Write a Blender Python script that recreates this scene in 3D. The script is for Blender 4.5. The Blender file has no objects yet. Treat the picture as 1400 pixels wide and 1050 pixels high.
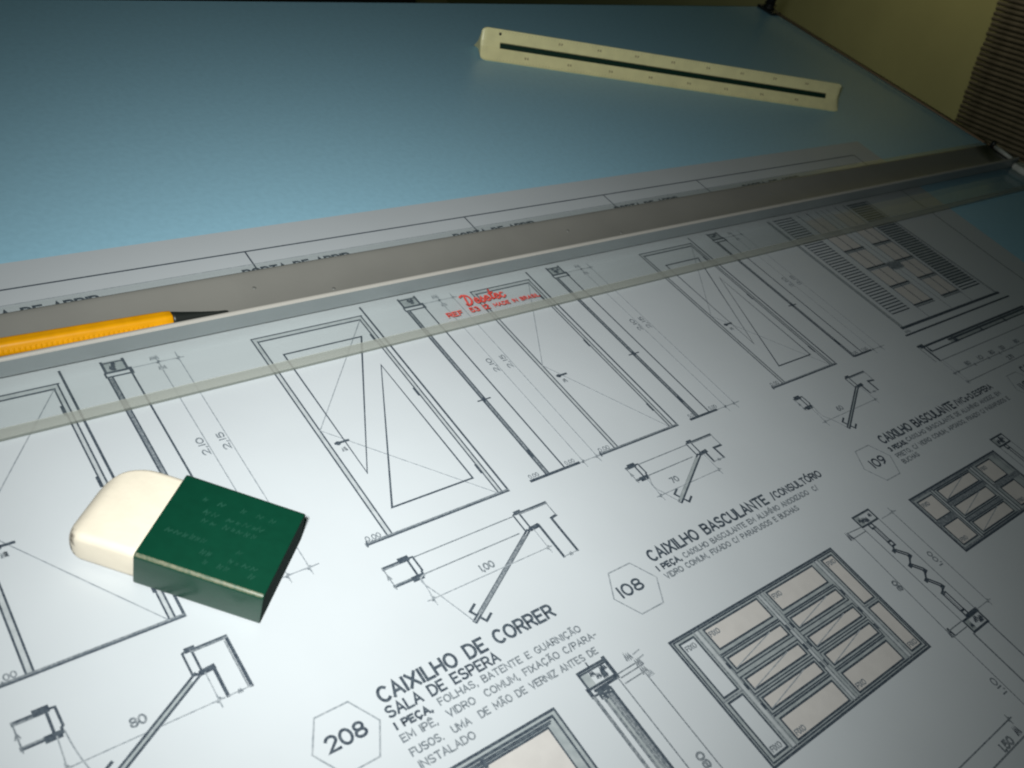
import bpy, math, random
from mathutils import Matrix, Vector

random.seed(7)
SC = bpy.context.scene
COL = SC.collection
MM = 0.001
TILT = Matrix.Rotation(math.radians(13.0), 4, 'X')      # the drafting board leans towards the viewer

# ------------------------------------------------------------------ camera, world, lamps
cam_d = bpy.data.cameras.new('camera')
cam = bpy.data.objects.new('camera', cam_d)
COL.objects.link(cam)
cam_d.sensor_width = 36.0
cam_d.lens = 32.606
cam_d.clip_start = 0.01
cam_d.clip_end = 50
RIGHT = Vector((0.774977, -0.574922, 0.262443))
DOWN = Vector((-0.233077, -0.645994, -0.726889))
FWD = Vector((0.587441, 0.502152, -0.634631))
m = Matrix.Identity(4)
for r in range(3):
    m[r][0] = RIGHT[r]; m[r][1] = -DOWN[r]; m[r][2] = -FWD[r]
m.translation = Vector((0, 0, 0.25))
cam.matrix_world = TILT @ m
cam_d.dof.use_dof = True
cam_d.dof.focus_distance = 0.40
cam_d.dof.aperture_fstop = 24
SC.camera = cam

world = bpy.data.worlds.new('World')
SC.world = world
world.use_nodes = True
wbg = world.node_tree.nodes['Background']
wbg.inputs[0].default_value = (0.30, 0.78, 0.62, 1)
wbg.inputs[1].default_value = 0.019


def area_lamp(name, board_mm, target_mm, size, power, color, in_board=True):
    d = bpy.data.lights.new(name, 'AREA')
    d.shape = 'DISK'; d.size = size; d.energy = power; d.color = color
    o = bpy.data.objects.new(name, d); COL.objects.link(o)
    p = Vector(board_mm) * MM; t = Vector(target_mm) * MM
    q = (t - p).to_track_quat('-Z', 'Y').to_matrix().to_4x4()
    q.translation = p
    o.matrix_world = (TILT @ q) if in_board else q
    return o


# the small flash beside the camera (its beam narrows towards the edges), and a weak warm fill added out of view to brighten the side wall
def flash_lamp(pos_mm, aim_mm, power, color, beam):
    d = bpy.data.lights.new('flash_lamp', 'POINT'); d.energy = power; d.color = color; d.shadow_soft_size = 0.012
    d.use_nodes = True
    nt = d.node_tree; em = nt.nodes['Emission']
    tc = nt.nodes.new('ShaderNodeTexCoord'); sp = nt.nodes.new('ShaderNodeSeparateXYZ')
    nt.links.new(tc.outputs['Normal'], sp.inputs[0])
    ng = nt.nodes.new('ShaderNodeMath'); ng.operation = 'MULTIPLY'; ng.inputs[1].default_value = -1
    mx = nt.nodes.new('ShaderNodeMath'); mx.operation = 'MAXIMUM'; mx.inputs[1].default_value = 0
    pw = nt.nodes.new('ShaderNodeMath'); pw.operation = 'POWER'; pw.inputs[1].default_value = beam
    nt.links.new(sp.outputs[2], ng.inputs[0]); nt.links.new(ng.outputs[0], mx.inputs[0]); nt.links.new(mx.outputs[0], pw.inputs[0]); nt.links.new(pw.outputs[0], em.inputs['Strength'])
    o = bpy.data.objects.new('flash_lamp', d); COL.objects.link(o)
    p = Vector(pos_mm) * MM; t = Vector(aim_mm) * MM
    q = (t - p).to_track_quat('-Z', 'Y').to_matrix().to_4x4(); q.translation = p
    o.matrix_world = TILT @ q


flash_lamp((-14, 24, 262), (200, 218, 0), 11.1, (0.962, 1.0, 0.978), 6.9)
area_lamp('wall_fill', (1120, 640, 430), (1395, 790, 60), 0.16, 0.34, (1.0, 0.90, 0.55), in_board=False)

SC.view_settings.view_transform = 'Standard'
SC.view_settings.look = 'None'
SC.view_settings.exposure = 0
SC.view_settings.gamma = 1
SC.cycles.filter_width = 2.1
SC.cycles.max_bounces = 8
SC.cycles.transparent_max_bounces = 16


# ------------------------------------------------------------------ materials
def mat(name, col, rough=0.5, spec=0.5, noise=0.0, nscale=200.0, bump=0.0, bscale=400.0, col2=None, detail=4.0, metal=0.0, coat=0.0, aniso=None):
    M = bpy.data.materials.new(name); M.use_nodes = True
    nt = M.node_tree; b = nt.nodes['Principled BSDF']
    b.inputs['Base Color'].default_value = (*col, 1)
    b.inputs['Roughness'].default_value = rough
    b.inputs['Specular IOR Level'].default_value = spec
    b.inputs['Metallic'].default_value = metal
    b.inputs['Coat Weight'].default_value = coat
    if noise or bump:
        tc = nt.nodes.new('ShaderNodeTexCoord')
        src = tc.outputs['Object']
        if aniso:
            mp = nt.nodes.new('ShaderNodeMapping'); mp.inputs['Scale'].default_value = aniso
            nt.links.new(src, mp.inputs[0]); src = mp.outputs[0]
    if noise:
        n = nt.nodes.new('ShaderNodeTexNoise'); n.inputs['Scale'].default_value = nscale; n.inputs['Detail'].default_value = detail
        nt.links.new(src, n.inputs[0])
        mx = nt.nodes.new('ShaderNodeMix'); mx.data_type = 'RGBA'
        c2 = col2 or tuple(max(0, c * (1 - noise)) for c in col)
        mx.inputs[6].default_value = (*col, 1); mx.inputs[7].default_value = (*c2, 1)
        rp = nt.nodes.new('ShaderNodeMapRange'); rp.inputs[1].default_value = 0.35; rp.inputs[2].default_value = 0.7
        nt.links.new(n.outputs[0], rp.inputs[0]); nt.links.new(rp.outputs[0], mx.inputs[0])
        nt.links.new(mx.outputs[2], b.inputs['Base Color'])
    if bump:
        n2 = nt.nodes.new('ShaderNodeTexNoise'); n2.inputs['Scale'].default_value = bscale; n2.inputs['Detail'].default_value = 3
        nt.links.new(src, n2.inputs[0])
        bp = nt.nodes.new('ShaderNodeBump'); bp.inputs['Strength'].default_value = bump; bp.inputs['Distance'].default_value = 0.0006
        nt.links.new(n2.outputs[0], bp.inputs['Height']); nt.links.new(bp.outputs[0], b.inputs['Normal'])
    return M


def clear_mat(name, tint, haze_col, haze):
    M = bpy.data.materials.new(name); M.use_nodes = True
    nt = M.node_tree; nt.nodes.clear()
    out = nt.nodes.new('ShaderNodeOutputMaterial')
    tr = nt.nodes.new('ShaderNodeBsdfTransparent'); tr.inputs[0].default_value = (*tint, 1)
    df = nt.nodes.new('ShaderNodeBsdfDiffuse'); df.inputs[0].default_value = (*haze_col, 1)
    gl = nt.nodes.new('ShaderNodeBsdfGlossy'); gl.inputs['Roughness'].default_value = 0.08
    lw = nt.nodes.new('ShaderNodeLayerWeight')                      # Schlick reflectance, the same from both sides
    pw = nt.nodes.new('ShaderNodeMath'); pw.operation = 'POWER'; pw.inputs[1].default_value = 5
    fr = nt.nodes.new('ShaderNodeMath'); fr.operation = 'MULTIPLY_ADD'; fr.inputs[1].default_value = 0.96; fr.inputs[2].default_value = 0.035
    nt.links.new(lw.outputs['Facing'], pw.inputs[0]); nt.links.new(pw.outputs[0], fr.inputs[0])
    m1 = nt.nodes.new('ShaderNodeMixShader'); m1.inputs[0].default_value = haze
    m2 = nt.nodes.new('ShaderNodeMixShader')
    nt.links.new(tr.outputs[0], m1.inputs[1]); nt.links.new(df.outputs[0], m1.inputs[2])
    nt.links.new(fr.outputs[0], m2.inputs[0]); nt.links.new(m1.outputs[0], m2.inputs[1]); nt.links.new(gl.outputs[0], m2.inputs[2])
    nt.links.new(m2.outputs[0], out.inputs[0])
    return M


MT = dict(
    laminate=mat('blue_laminate', (0.345, 0.60, 0.745), 0.36, 0.5, 0.07, 320, 0.06, 900, detail=8),
    edge=mat('dark_edge_band', (0.010, 0.010, 0.006), 0.5),
    wood=mat('board_underside', (0.20, 0.13, 0.07), 0.6, 0.3, 0.4, 40),
    paper=mat('tracing_paper', (0.508, 0.532, 0.556), 0.42, 0.45, 0.06, 14, 0.35, 17, detail=6),
    ink=mat('drawing_ink', (0.030, 0.042, 0.060), 0.55, 0.3, 0.5, 900, col2=(0.085, 0.105, 0.125)),
    fine=mat('fine_ink', (0.20, 0.225, 0.25), 0.55, 0.3, 0.3, 700, col2=(0.36, 0.38, 0.40)),
    soft=mat('worn_ink', (0.10, 0.12, 0.14), 0.55, 0.3, 0.5, 1200, col2=(0.26, 0.28, 0.30)),
    wash=mat('grey_pencil_wash', (0.265, 0.295, 0.305), 0.6, 0.3, 0.25, 300, col2=(0.345, 0.372, 0.38)),
    tint=mat('pale_pencil_wash', (0.37, 0.395, 0.41), 0.6, 0.3, 0.2, 300, col2=(0.45, 0.472, 0.49)),
    white=mat('white_crayon', (0.508, 0.532, 0.556), 0.5, 0.35, 0.04, 60),
    pane=mat('cream_crayon', (0.53, 0.502, 0.482), 0.6, 0.3, 0.06, 200),
    blade=clear_mat('clear_acrylic', (0.984, 0.992, 0.988), (0.55, 0.58, 0.56), 0.012),
    bevel=clear_mat('acrylic_bevel', (0.86, 0.885, 0.85), (0.37, 0.375, 0.34), 0.50),
    front=clear_mat('acrylic_edge', (0.72, 0.75, 0.70), (0.26, 0.275, 0.245), 0.62),  # darker than the bevel: the edge's light piping is put into the colour
    lip=mat('cool_grey_plastic', (0.178, 0.20, 0.205), 0.36, 0.5, 0.08, 30, 0.05, 700),
    ridge=mat('pale_ridge', (0.36, 0.34, 0.31), 0.35, 0.5),  # rounded top of the lip, paler than its faces
    channel=mat('grey_plastic', (0.205, 0.198, 0.18), 0.38, 0.45, 0.10, 30, 0.05, 700),
    rivet=mat('dull_rivet', (0.13, 0.13, 0.12), 0.5, 0.5),
    pale=mat('pale_plastic', (0.55, 0.55, 0.50), 0.4, 0.5, 0.2, 200),
    dark=mat('black_plastic', (0.012, 0.013, 0.012), 0.45),
    cord=mat('tan_cord', (0.30, 0.20, 0.12), 0.7, 0.3, 0.4, 1500),
    red=mat('red_print', (0.62, 0.030, 0.022), 0.5, 0.3, 0.5, 1500, col2=(0.70, 0.16, 0.13)),
    ivory=mat('ivory_plastic', (0.90, 0.815, 0.44), 0.36, 0.5, 0.10, 120, 0.04, 800),
    green=mat('dark_green_strip', (0.006, 0.028, 0.018), 0.4),
    fade=mat('faint_print', (0.40, 0.33, 0.18), 0.5, 0.3),
    dot=mat('black_print', (0.01, 0.01, 0.01), 0.5, 0.3),
    rubber=mat('white_vinyl', (0.70, 0.625, 0.51), 0.55, 0.35, 0.05, 150, 0.12, 500),
    smudge=mat('graphite_smudge', (0.16, 0.13, 0.10), 0.8, 0.1, 0.7, 700, col2=(0.60, 0.54, 0.45)),
    sleeve=mat('green_sleeve', (0.0024, 0.040, 0.021), 0.30, 0.5, 0.10, 300, 0.06, 900),
    edgeglint=mat('sleeve_edge_highlight', (0.055, 0.085, 0.05), 0.33, 0.5, 0.7, 900, col2=(0.16, 0.155, 0.10)),
    endshade=mat('sleeve_end_shade', (0.0012, 0.012, 0.008), 0.9, 0.08),
    worn=mat('worn_sleeve_print', (0.010, 0.060, 0.038), 0.45, 0.4, 0.7, 1500, col2=(0.0025, 0.039, 0.021)),
    yellow=mat('yellow_lacquer', (0.66, 0.285, 0.002), 0.30, 0.5, 0.12, 200),
    lead=mat('black_tip', (0.012, 0.014, 0.012), 0.42, 0.5),
    wall=mat('cream_wall', (0.52, 0.51, 0.265), 0.8, 0.2, 0.12, 8, 0.25, 120),
    blind=mat('brown_slat', (0.24, 0.215, 0.195), 0.7, 0.25, 0.35, 60),
    blindback=mat('slat_cord', (0.10, 0.08, 0.06), 0.8, 0.2),
    cabinet=mat('dark_wood', (0.030, 0.018, 0.010), 0.5, 0.4, 0.4, 30),
    floor=mat('dark_floor', (0.10, 0.09, 0.07), 0.6, 0.4, 0.3, 10),
)


def add_stains(M, spots, col):
    """graphite rubbed into the surface at given places (metres, object space), broken up by noise"""
    nt = M.node_tree; b = nt.nodes['Principled BSDF']
    tc = nt.nodes.new('ShaderNodeTexCoord')
    ns = nt.nodes.new('ShaderNodeTexNoise'); ns.inputs['Scale'].default_value = 420; ns.inputs['Detail'].default_value = 5
    nt.links.new(tc.outputs['Object'], ns.inputs[0])
    prev = b.inputs['Base Color'].links[0].from_socket
    for (x, y, z, rx, ry, rz, amt) in spots:
        mp = nt.nodes.new('ShaderNodeMapping'); mp.vector_type = 'POINT'
        mp.inputs['Location'].default_value = (-x / rx, -y / ry, -z / rz); mp.inputs['Scale'].default_value = (1000 / rx, 1000 / ry, 1000 / rz)
        nt.links.new(tc.outputs['Object'], mp.inputs[0])
        ln = nt.nodes.new('ShaderNodeVectorMath'); ln.operation = 'LENGTH'; nt.links.new(mp.outputs[0], ln.inputs[0])
        ad = nt.nodes.new('ShaderNodeMath'); ad.operation = 'MULTIPLY_ADD'; ad.inputs[1].default_value = 2.2; ad.inputs[2].default_value = -1.1
        nt.links.new(ns.outputs[0], ad.inputs[0])
        sm = nt.nodes.new('ShaderNodeMath'); sm.operation = 'ADD'; nt.links.new(ln.outputs['Value'], sm.inputs[0]); nt.links.new(ad.outputs[0], sm.inputs[1])
        mr = nt.nodes.new('ShaderNodeMapRange'); mr.inputs[1].default_value = 1.0; mr.inputs[2].default_value = .45; mr.inputs[3].default_value = 0; mr.inputs[4].default_value = amt
        nt.links.new(sm.outputs[0], mr.inputs[0])
        mx = nt.nodes.new('ShaderNodeMix'); mx.data_type = 'RGBA'; mx.inputs[7].default_value = (*col, 1)
        nt.links.new(mr.outputs[0], mx.inputs[0]); nt.links.new(prev, mx.inputs[6]); prev = mx.outputs[2]
    nt.links.new(prev, b.inputs['Base Color'])


add_stains(MT['rubber'], [(-19.8, 3.4, 8.8, 2.1, 2.9, 2.6, .9), (-20.2, 3.2, 4.6, 2.0, 2.3, 2.0, .88), (-19.2, 1.9, 3.0, 1.4, 1.4, 1.3, .8), (-13, 1.3, .8, 5, 1, .8, .5), (-15.5, 32, 10.4, 4, 1.8, 1.5, .6), (-18.5, 27, 10.6, 2.2, 2.6, 1.2, .4), (-6, 33.6, 11, 2, 1, 1.2, .5)], (0.060, 0.045, 0.030))

# ------------------------------------------------------------------ builders
class MB:
    """collects faces in millimetres, writes one mesh"""
    def __init__(s, *mats):
        s.v = []; s.f = []; s.mi = []; s.sm = []; s.mats = list(mats); s.k = 0

    def face(s, pts, mi=0, smooth=False):
        b = len(s.v); s.v += [tuple(p) for p in pts]; s.f.append(tuple(range(b, b + len(pts)))); s.mi.append(mi); s.sm.append(smooth)

    def grid(s, rows, mi=0, closed=False, smooth=True, caps=False):
        b = len(s.v); n = len(rows[0])
        for r in rows: s.v += [tuple(p) for p in r]
        for i in range(len(rows) - 1):
            for j in range(n if closed else n - 1):
                a = b + i * n + j; c = b + i * n + (j + 1) % n
                s.f.append((a, c, c + n, a + n)); s.mi.append(mi); s.sm.append(smooth)
        if caps:
            s.f.append(tuple(b + j for j in reversed(range(n)))); s.mi.append(mi); s.sm.append(False)
            e = b + (len(rows) - 1) * n
            s.f.append(tuple(e + j for j in range(n))); s.mi.append(mi); s.sm.append(False)

    def box(s, x0, x1, y0, y1, z0, z1, mi=0, bev=0.0):
        if bev:
            def ring(z, i):
                return [(x0 + i, y0 + i + bev, z), (x0 + i + bev, y0 + i, z), (x1 - i - bev, y0 + i, z), (x1 - i, y0 + i + bev, z),
                        (x1 - i, y1 - i - bev, z), (x1 - i - bev, y1 - i, z), (x0 + i + bev, y1 - i, z), (x0 + i, y1 - i - bev, z)]
            s.grid([ring(z0, bev * .5), ring(z0 + bev, 0), ring(z1 - bev, 0), ring(z1 - bev * .3, bev * .3), ring(z1, bev)], mi, True, False, True)
            return
        p = [(x, y, z) for z in (z0, z1) for y in (y0, y1) for x in (x0, x1)]
        for q in ((0, 2, 3, 1), (4, 5, 7, 6), (0, 1, 5, 4), (2, 6, 7, 3), (0, 4, 6, 2), (1, 3, 7, 5)):
            s.face([p[i] for i in q], mi)

    def tube(s, p, q, r0, r1=None, n=14, mi=0, caps=True, smooth=True):
        p = Vector(p); q = Vector(q); r1 = r0 if r1 is None else r1
        d = (q - p).normalized(); a = d.orthogonal().normalized(); c = d.cross(a)
        rows = [[tuple(o + (a * math.cos(2 * math.pi * j / n) + c * math.sin(2 * math.pi * j / n)) * r) for j in range(n)] for o, r in ((p, r0), (q, r1))]
        s.grid(rows, mi, True, smooth, caps)

    def line(s, pts, w, mi=0, z=0.13):
        """a mitred ribbon; each one lies 4 microns over the last so none share a plane"""
        s.k += 1; z += (s.k % 40) * 0.004; w = w * 1.47 + .02
        P = [Vector((float(a), float(b))) for a, b in pts]
        Q = [P[0]]
        for p in P[1:]:
            if (p - Q[-1]).length > 1e-4: Q.append(p)
        if len(Q) < 2: return
        closed = (Q[0] - Q[-1]).length < 1e-3 and len(Q) > 3
        if closed: Q = Q[:-1]
        n = len(Q); L = []; R = []
        for i in range(n):
            a = Q[i - 1] if (i or closed) else None
            b = Q[(i + 1) % n] if (i < n - 1 or closed) else None
            d0 = (Q[i] - a).normalized() if a is not None else None
            d1 = (b - Q[i]).normalized() if b is not None else None
            d0 = d0 or d1; d1 = d1 or d0
            t = d0 + d1
            if t.length < 0.2: t = d1.copy()
            t.normalize(); nn = Vector((-t.y, t.x))
            k = 1 / max(0.45, nn.dot(Vector((-d1.y, d1.x))))
            o = Q[i].copy()
            if not closed and i == 0: o = o - d1 * w * .35
            if not closed and i == n - 1: o = o + d0 * w * .35
            L.append(o + nn * w * .5 * k); R.append(o - nn * w * .5 * k)
        if closed: L.append(L[0]); R.append(R[0])
        for i in range(len(L) - 1):
            s.face([(R[i].x, R[i].y, z), (R[i + 1].x, R[i + 1].y, z), (L[i + 1].x, L[i + 1].y, z), (L[i].x, L[i].y, z)], mi)

    def fill(s, x0, y0, x1, y1, mi, z=0.05):
        s.k += 1; z += (s.k % 10) * 0.003
        s.face([(x0, y0, z), (x1, y0, z), (x1, y1, z), (x0, y1, z)], mi)

    def build(s, name, parent=None, loc=(0, 0, 0)):
        me = bpy.data.meshes.new(name)
        me.from_pydata([tuple(c * MM for c in v) for v in s.v], [], s.f)
        for q in s.mats: me.materials.append(MT[q])
        me.polygons.foreach_set('material_index', s.mi)
        me.polygons.foreach_set('use_smooth', s.sm)
        me.update()
        o = bpy.data.objects.new(name, me); COL.objects.link(o)
        o.location = Vector(loc) * MM
        if parent: o.parent = parent
        return o


BOARD = []       # top-level objects given in board coordinates, laid onto the tilted board at the end


def thing(name, label, cat, loc=(0, 0, 0), rz=0, group=None, board=True):
    o = bpy.data.objects.new(name, None); COL.objects.link(o)
    o.empty_display_size = 0.02
    o.location = Vector(loc) * MM; o.rotation_euler = (0, 0, rz)
    o['label'] = label; o['category'] = cat
    if group: o['group'] = group
    if board: BOARD.append(o)
    return o


# ------------------------------------------------------------------ the room behind: walls, floor
def wall_box(name, a, b, z0, z1, th):
    a = Vector(a); b = Vector(b); d = (b - a).normalized(); n = Vector((d.y, -d.x)) * th
    k = MB('wall')
    P = [(a.x, a.y), (b.x, b.y), (b.x + n.x, b.y + n.y), (a.x + n.x, a.y + n.y)]
    k.grid([[(x, y, z0) for x, y in P], [(x, y, z1) for x, y in P]], 0, True, False, True)
    o = k.build(name); o['kind'] = 'structure'
    return o


WD = Vector((0.3078, 0.9514))
W0 = Vector((1306, 532))                       # foot of the blind's left edge on the side wall
wall_box('side_wall', W0 - WD * 1500, W0 + WD * 2300, -850, 1500, 100)
CN = W0 + WD * 2300
wall_box('back_wall', (-2500, CN.y), (CN.x + 100, CN.y), -850, 1500, -100)
k = MB('floor'); k.box(-2500, CN.x + 100, -1500, CN.y + 100, -900, -850.5)
k.build('floor')['kind'] = 'structure'

# ribbed blind hanging in front of the side wall
ND = Vector((-WD.y, WD.x))
bl = thing('ribbed_blind', 'brown-grey ribbed blind hanging on the cream wall past the right edge of the board', 'blind',
           (W0.x + ND.x * 12, W0.y + ND.y * 12, 0), math.atan2(WD.y, WD.x) + math.pi, board=False)
k = MB('blind')
k.box(0, 900, -1.7, 1.7, -2.6, 2.6, 0)
sl = None
pitch = 6.2
for i in range(72):
    z = -190 + i * pitch
    if sl is None:
        k2 = MB('blind')
        rows = []
        for x in (0, 900):
            rows.append([(x, 2.2 * math.cos(t), 2.75 * math.sin(t)) for t in [2 * math.pi * j / 8 for j in range(8)]])
        k2.grid(rows, 0, True, True, True)
        sl = k2.build('slat', bl, (0, 0, z)); o = sl
    else:
        o = sl.copy(); COL.objects.link(o); o.parent = bl
    o.location = (random.uniform(-1.2, 1.2) * MM, random.uniform(-.5, .5) * MM, z * MM)
for x in (120, 400, 680):
    k = MB('blindback'); k.tube((x, 3.2, -195), (x, 3.2, 260), 1.0, n=6); k.build('cord', bl)

# dark furniture whose tops just show beyond the far edge
cb = thing('cabinet', 'dark brown cabinet whose top just shows beyond the far left edge of the board', 'cabinet', (150, 1560, -850), board=False)
k = MB('cabinet'); k.box(-700, 640, -140, 240, 60, 1000, 0, 4); k.build('body', cb)
for x0, x1 in ((-690, -30), (-22, 630)):
    k = MB('cabinet'); k.box(x0, x1, -158, -140.5, 90, 985, 0, 3); d = k.build('door', cb)
    k = MB('rivet'); kx = x1 - 40 if x0 < -100 else x0 + 40
    k.tube((kx, -158.5, 700), (kx, -182, 700), 9, 12); k.build('handle', d)
k = MB('cabinet'); k.box(-680, 620, -110, 220, 0, 60); k.build('plinth', cb)

ch = thing('office_chair', 'black chair with a sloping backrest corner showing over the far edge of the board', 'chair', (935, 1560, -850), board=False)
k = MB('dark')
prof = [(-150, 470), (165, 470), (190, 560), (185, 700), (128, 838), (60, 905), (-60, 925), (-135, 900), (-160, 700)]
k.grid([[(x, y, z) for x, z in prof] for y in (-25, 25)], 0, True, False, True)
k.build('backrest', ch)
k = MB('dark'); k.box(-200, 200, 40, 430, 400, 460, 0, 15); k.build('seat', ch)
k = MB('dark'); k.tube((0, 230, 90), (0, 230, 398), 28); k.build('post', ch)
for i in range(5):
    a = 2 * math.pi * i / 5
    k = MB('dark'); k.tube((0, 230, 85), (260 * math.cos(a), 230 + 260 * math.sin(a), 35), 20, 14); k.tube((260 * math.cos(a), 230 + 260 * math.sin(a), 0), (260 * math.cos(a), 230 + 260 * math.sin(a), 34), 24, 20)
    k.build('leg', ch)
k = MB('dark'); k.box(-25, 25, 26, 60, 380, 560); k.build('arm', ch)

# ------------------------------------------------------------------ drafting board
bd = thing('drafting_board', 'large pale blue laminate drafting board lying under the drawing', 'drafting board', (0, 0, 0))
k = MB('laminate'); k.box(-360, 834.6, -240, 569, -1.2, 0, 0); k.build('top', bd)
k = MB('wood'); k.box(-360, 834.6, -240, 569, -20, -1.22); k.build('core', bd)
k = MB('edge'); k.box(834.62, 840.2, -240, 569, -20, 1.2); k.build('edge_band', bd)
k = MB('edge'); k.box(-360, 840.2, 569.02, 570.5, -20, -0.3); k.build('edge_band', bd)

# corner pulley
pu = thing('pulley_bracket', 'small dark pulley bracket at the far right corner of the board', 'pulley', (830, 560, 0))
k = MB('dark'); k.box(-8, 7, -12, 9, 0.02, 3, 0, .8); k.build('base', pu)
k = MB('dark')
rows = []
for z, r in ((3.05, 6.2), (4.2, 6.2), (4.9, 4.6), (5.6, 4.6), (6.4, 6.2), (7.4, 6.2)):
    rows.append([(r * math.cos(2 * math.pi * j / 20), r * math.sin(2 * math.pi * j / 20), z) for j in range(20)])
k.grid(rows, 0, True, True, True); k.build('wheel', pu)
k = MB('dark'); k.tube((-1, 0, 7.42), (3.5, 2, 34), 4.6, 2.4); k.build('post', pu)

# ------------------------------------------------------------------ lettering: single-stroke template alphabet
def arc(cx, cy, rx, ry, a0, a1, n=10):
    return [(cx + rx * math.cos(math.radians(a0 + (a1 - a0) * i / n)), cy + ry * math.sin(math.radians(a0 + (a1 - a0) * i / n))) for i in range(n + 1)]


FONT = {
    'A': (4, [[(0, 0), (2, 6), (4, 0)], [(.75, 2), (3.25, 2)]]),
    'B': (3.6, [[(0, 3.2), (2.2, 3.2)] + arc(2.2, 4.6, 1.2, 1.4, -90, 90, 6) + [(0, 6), (0, 0), (2.2, 0)] + arc(2.2, 1.6, 1.4, 1.6, -90, 90, 6)]),
    'C': (4, [arc(2.2, 3, 2.1, 3, 48, 312, 14)]),
    'D': (3.9, [[(0, 0), (0, 6), (1.6, 6)] + arc(1.6, 3, 2.3, 3, 90, -90, 10) + [(0, 0)]]),
    'E': (3.3, [[(3.3, 0), (0, 0), (0, 6), (3.3, 6)], [(0, 3.1), (2.7, 3.1)]]),
    'F': (3.1, [[(0, 0), (0, 6), (3.2, 6)], [(0, 3.1), (2.6, 3.1)]]),
    'G': (4.1, [arc(2.2, 3, 2.1, 3, 48, 325, 14) + [(4.1, 2.7), (2.6, 2.7)]]),
    'H': (3.8, [[(0, 0), (0, 6)], [(3.8, 0), (3.8, 6)], [(0, 3.1), (3.8, 3.1)]]),
    'I': (0.3, [[(.15, 0), (.15, 6)]]),
    'J': (2.8, [[(2.7, 6), (2.7, 1.6)] + arc(1.35, 1.5, 1.35, 1.5, 0, -180, 8)]),
    'K': (3.6, [[(0, 0), (0, 6)], [(3.4, 6), (0, 2.2)], [(1.2, 3.5), (3.6, 0)]]),
    'L': (3.0, [[(0, 6), (0, 0), (3.1, 0)]]),
    'M': (4.6, [[(0, 0), (0, 6), (2.3, 1.6), (4.6, 6), (4.6, 0)]]),
    'N': (3.9, [[(0, 0), (0, 6), (3.9, 0), (3.9, 6)]]),
    'O': (4.4, [arc(2.2, 3, 2.2, 3, 90, 450, 18)]),
    'P': (3.5, [[(0, 0), (0, 6), (2.1, 6)] + arc(2.1, 4.35, 1.4, 1.65, 90, -90, 7) + [(0, 2.7)]]),
    'Q': (4.4, [arc(2.2, 3, 2.2, 3, 90, 450, 18), [(2.7, 1.6), (4.4, -.3)]]),
    'R': (3.6, [[(0, 0), (0, 6), (2.1, 6)] + arc(2.1, 4.4, 1.4, 1.6, 90, -90, 7) + [(0, 2.8)], [(1.9, 2.8), (3.6, 0)]]),
    'S': (3.6, [arc(1.8, 4.5, 1.7, 1.5, 35, 270, 9) + arc(1.8, 1.5, 1.8, 1.5, 90, -150, 9)]),
    'T': (3.8, [[(0, 6), (3.8, 6)], [(1.9, 6), (1.9, 0)]]),
    'U': (3.8, [[(0, 6), (0, 2)] + arc(1.9, 1.9, 1.9, 1.9, 180, 360, 9) + [(3.8, 6)]]),
    'V': (3.9, [[(0, 6), (1.95, 0), (3.9, 6)]]),
    'W': (5.2, [[(0, 6), (1.3, 0), (2.6, 5), (3.9, 0), (5.2, 6)]]),
    'X': (3.9, [[(0, 0), (3.9, 6)], [(0, 6), (3.9, 0)]]),
    'Z': (3.6, [[(0, 6), (3.6, 6), (0, 0), (3.6, 0)]]),
    '0': (4, [arc(2, 3, 2, 3, 90, 450, 16)]),
    '1': (0.3, [[(.15, 0), (.15, 6)]]),
    '2': (3.7, [arc(1.8, 4.3, 1.8, 1.7, 165, -35, 8) + [(0, 0), (3.8, 0)]]),
    '3': (3.6, [arc(1.7, 4.5, 1.6, 1.5, 150, -80, 8) + arc(1.7, 1.6, 1.9, 1.6, 85, -150, 9)]),
    '5': (3.6, [[(3.3, 6), (.6, 6), (.3, 3.4)] + arc(1.7, 1.95, 1.9, 1.95, 125, -150, 10)]),
    '7': (3.5, [[(0, 6), (3.6, 6), (1.2, 0)]]),
    '6': (3.7, [arc(1.85, 1.8, 1.85, 1.8, 90, 450, 12), [(.05, 2.1), (.9, 4.6), (2.9, 6)]]),
    '8': (3.8, [arc(1.9, 4.5, 1.6, 1.5, 90, 450, 12), arc(1.9, 1.55, 1.9, 1.55, 90, 450, 12)]),
    '9': (3.7, [arc(1.85, 4.2, 1.85, 1.8, -90, 270, 12), [(3.65, 3.9), (2.8, 1.4), (.8, 0)]]),
    '/': (2.0, [[(0, -.6), (2.0, 6.6)]]),
    ',': (0.8, [[(.5, .3), (.1, -1.1)]]),
    '.': (0.6, [[(.1, .1), (.5, .1)]]),
    '-': (2.0, [[(0, 3), (2, 3)]]),
    's': (2.4, [arc(1.2, 3.0, 1.1, .95, 35, 270, 7) + arc(1.2, 1.0, 1.2, 1.0, 90, -150, 7)]),
    ' ': (2.4, []),
}
ACC = {'Ç': ('C', [[(2.2, 0), (2.3, -.6), (1.5, -1.5)]]), 'Ã': ('A', [[(.6, 7), (1.4, 7.6), (2.5, 7), (3.4, 7.6)]]), 'Ê': ('E', [[(.5, 6.9), (1.6, 7.9), (2.7, 6.9)]]),
       'Ó': ('O', [[(2, 7), (3, 8.3)]]), 'Í': ('I', [[(0, 7), (.9, 8.3)]])}


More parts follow.
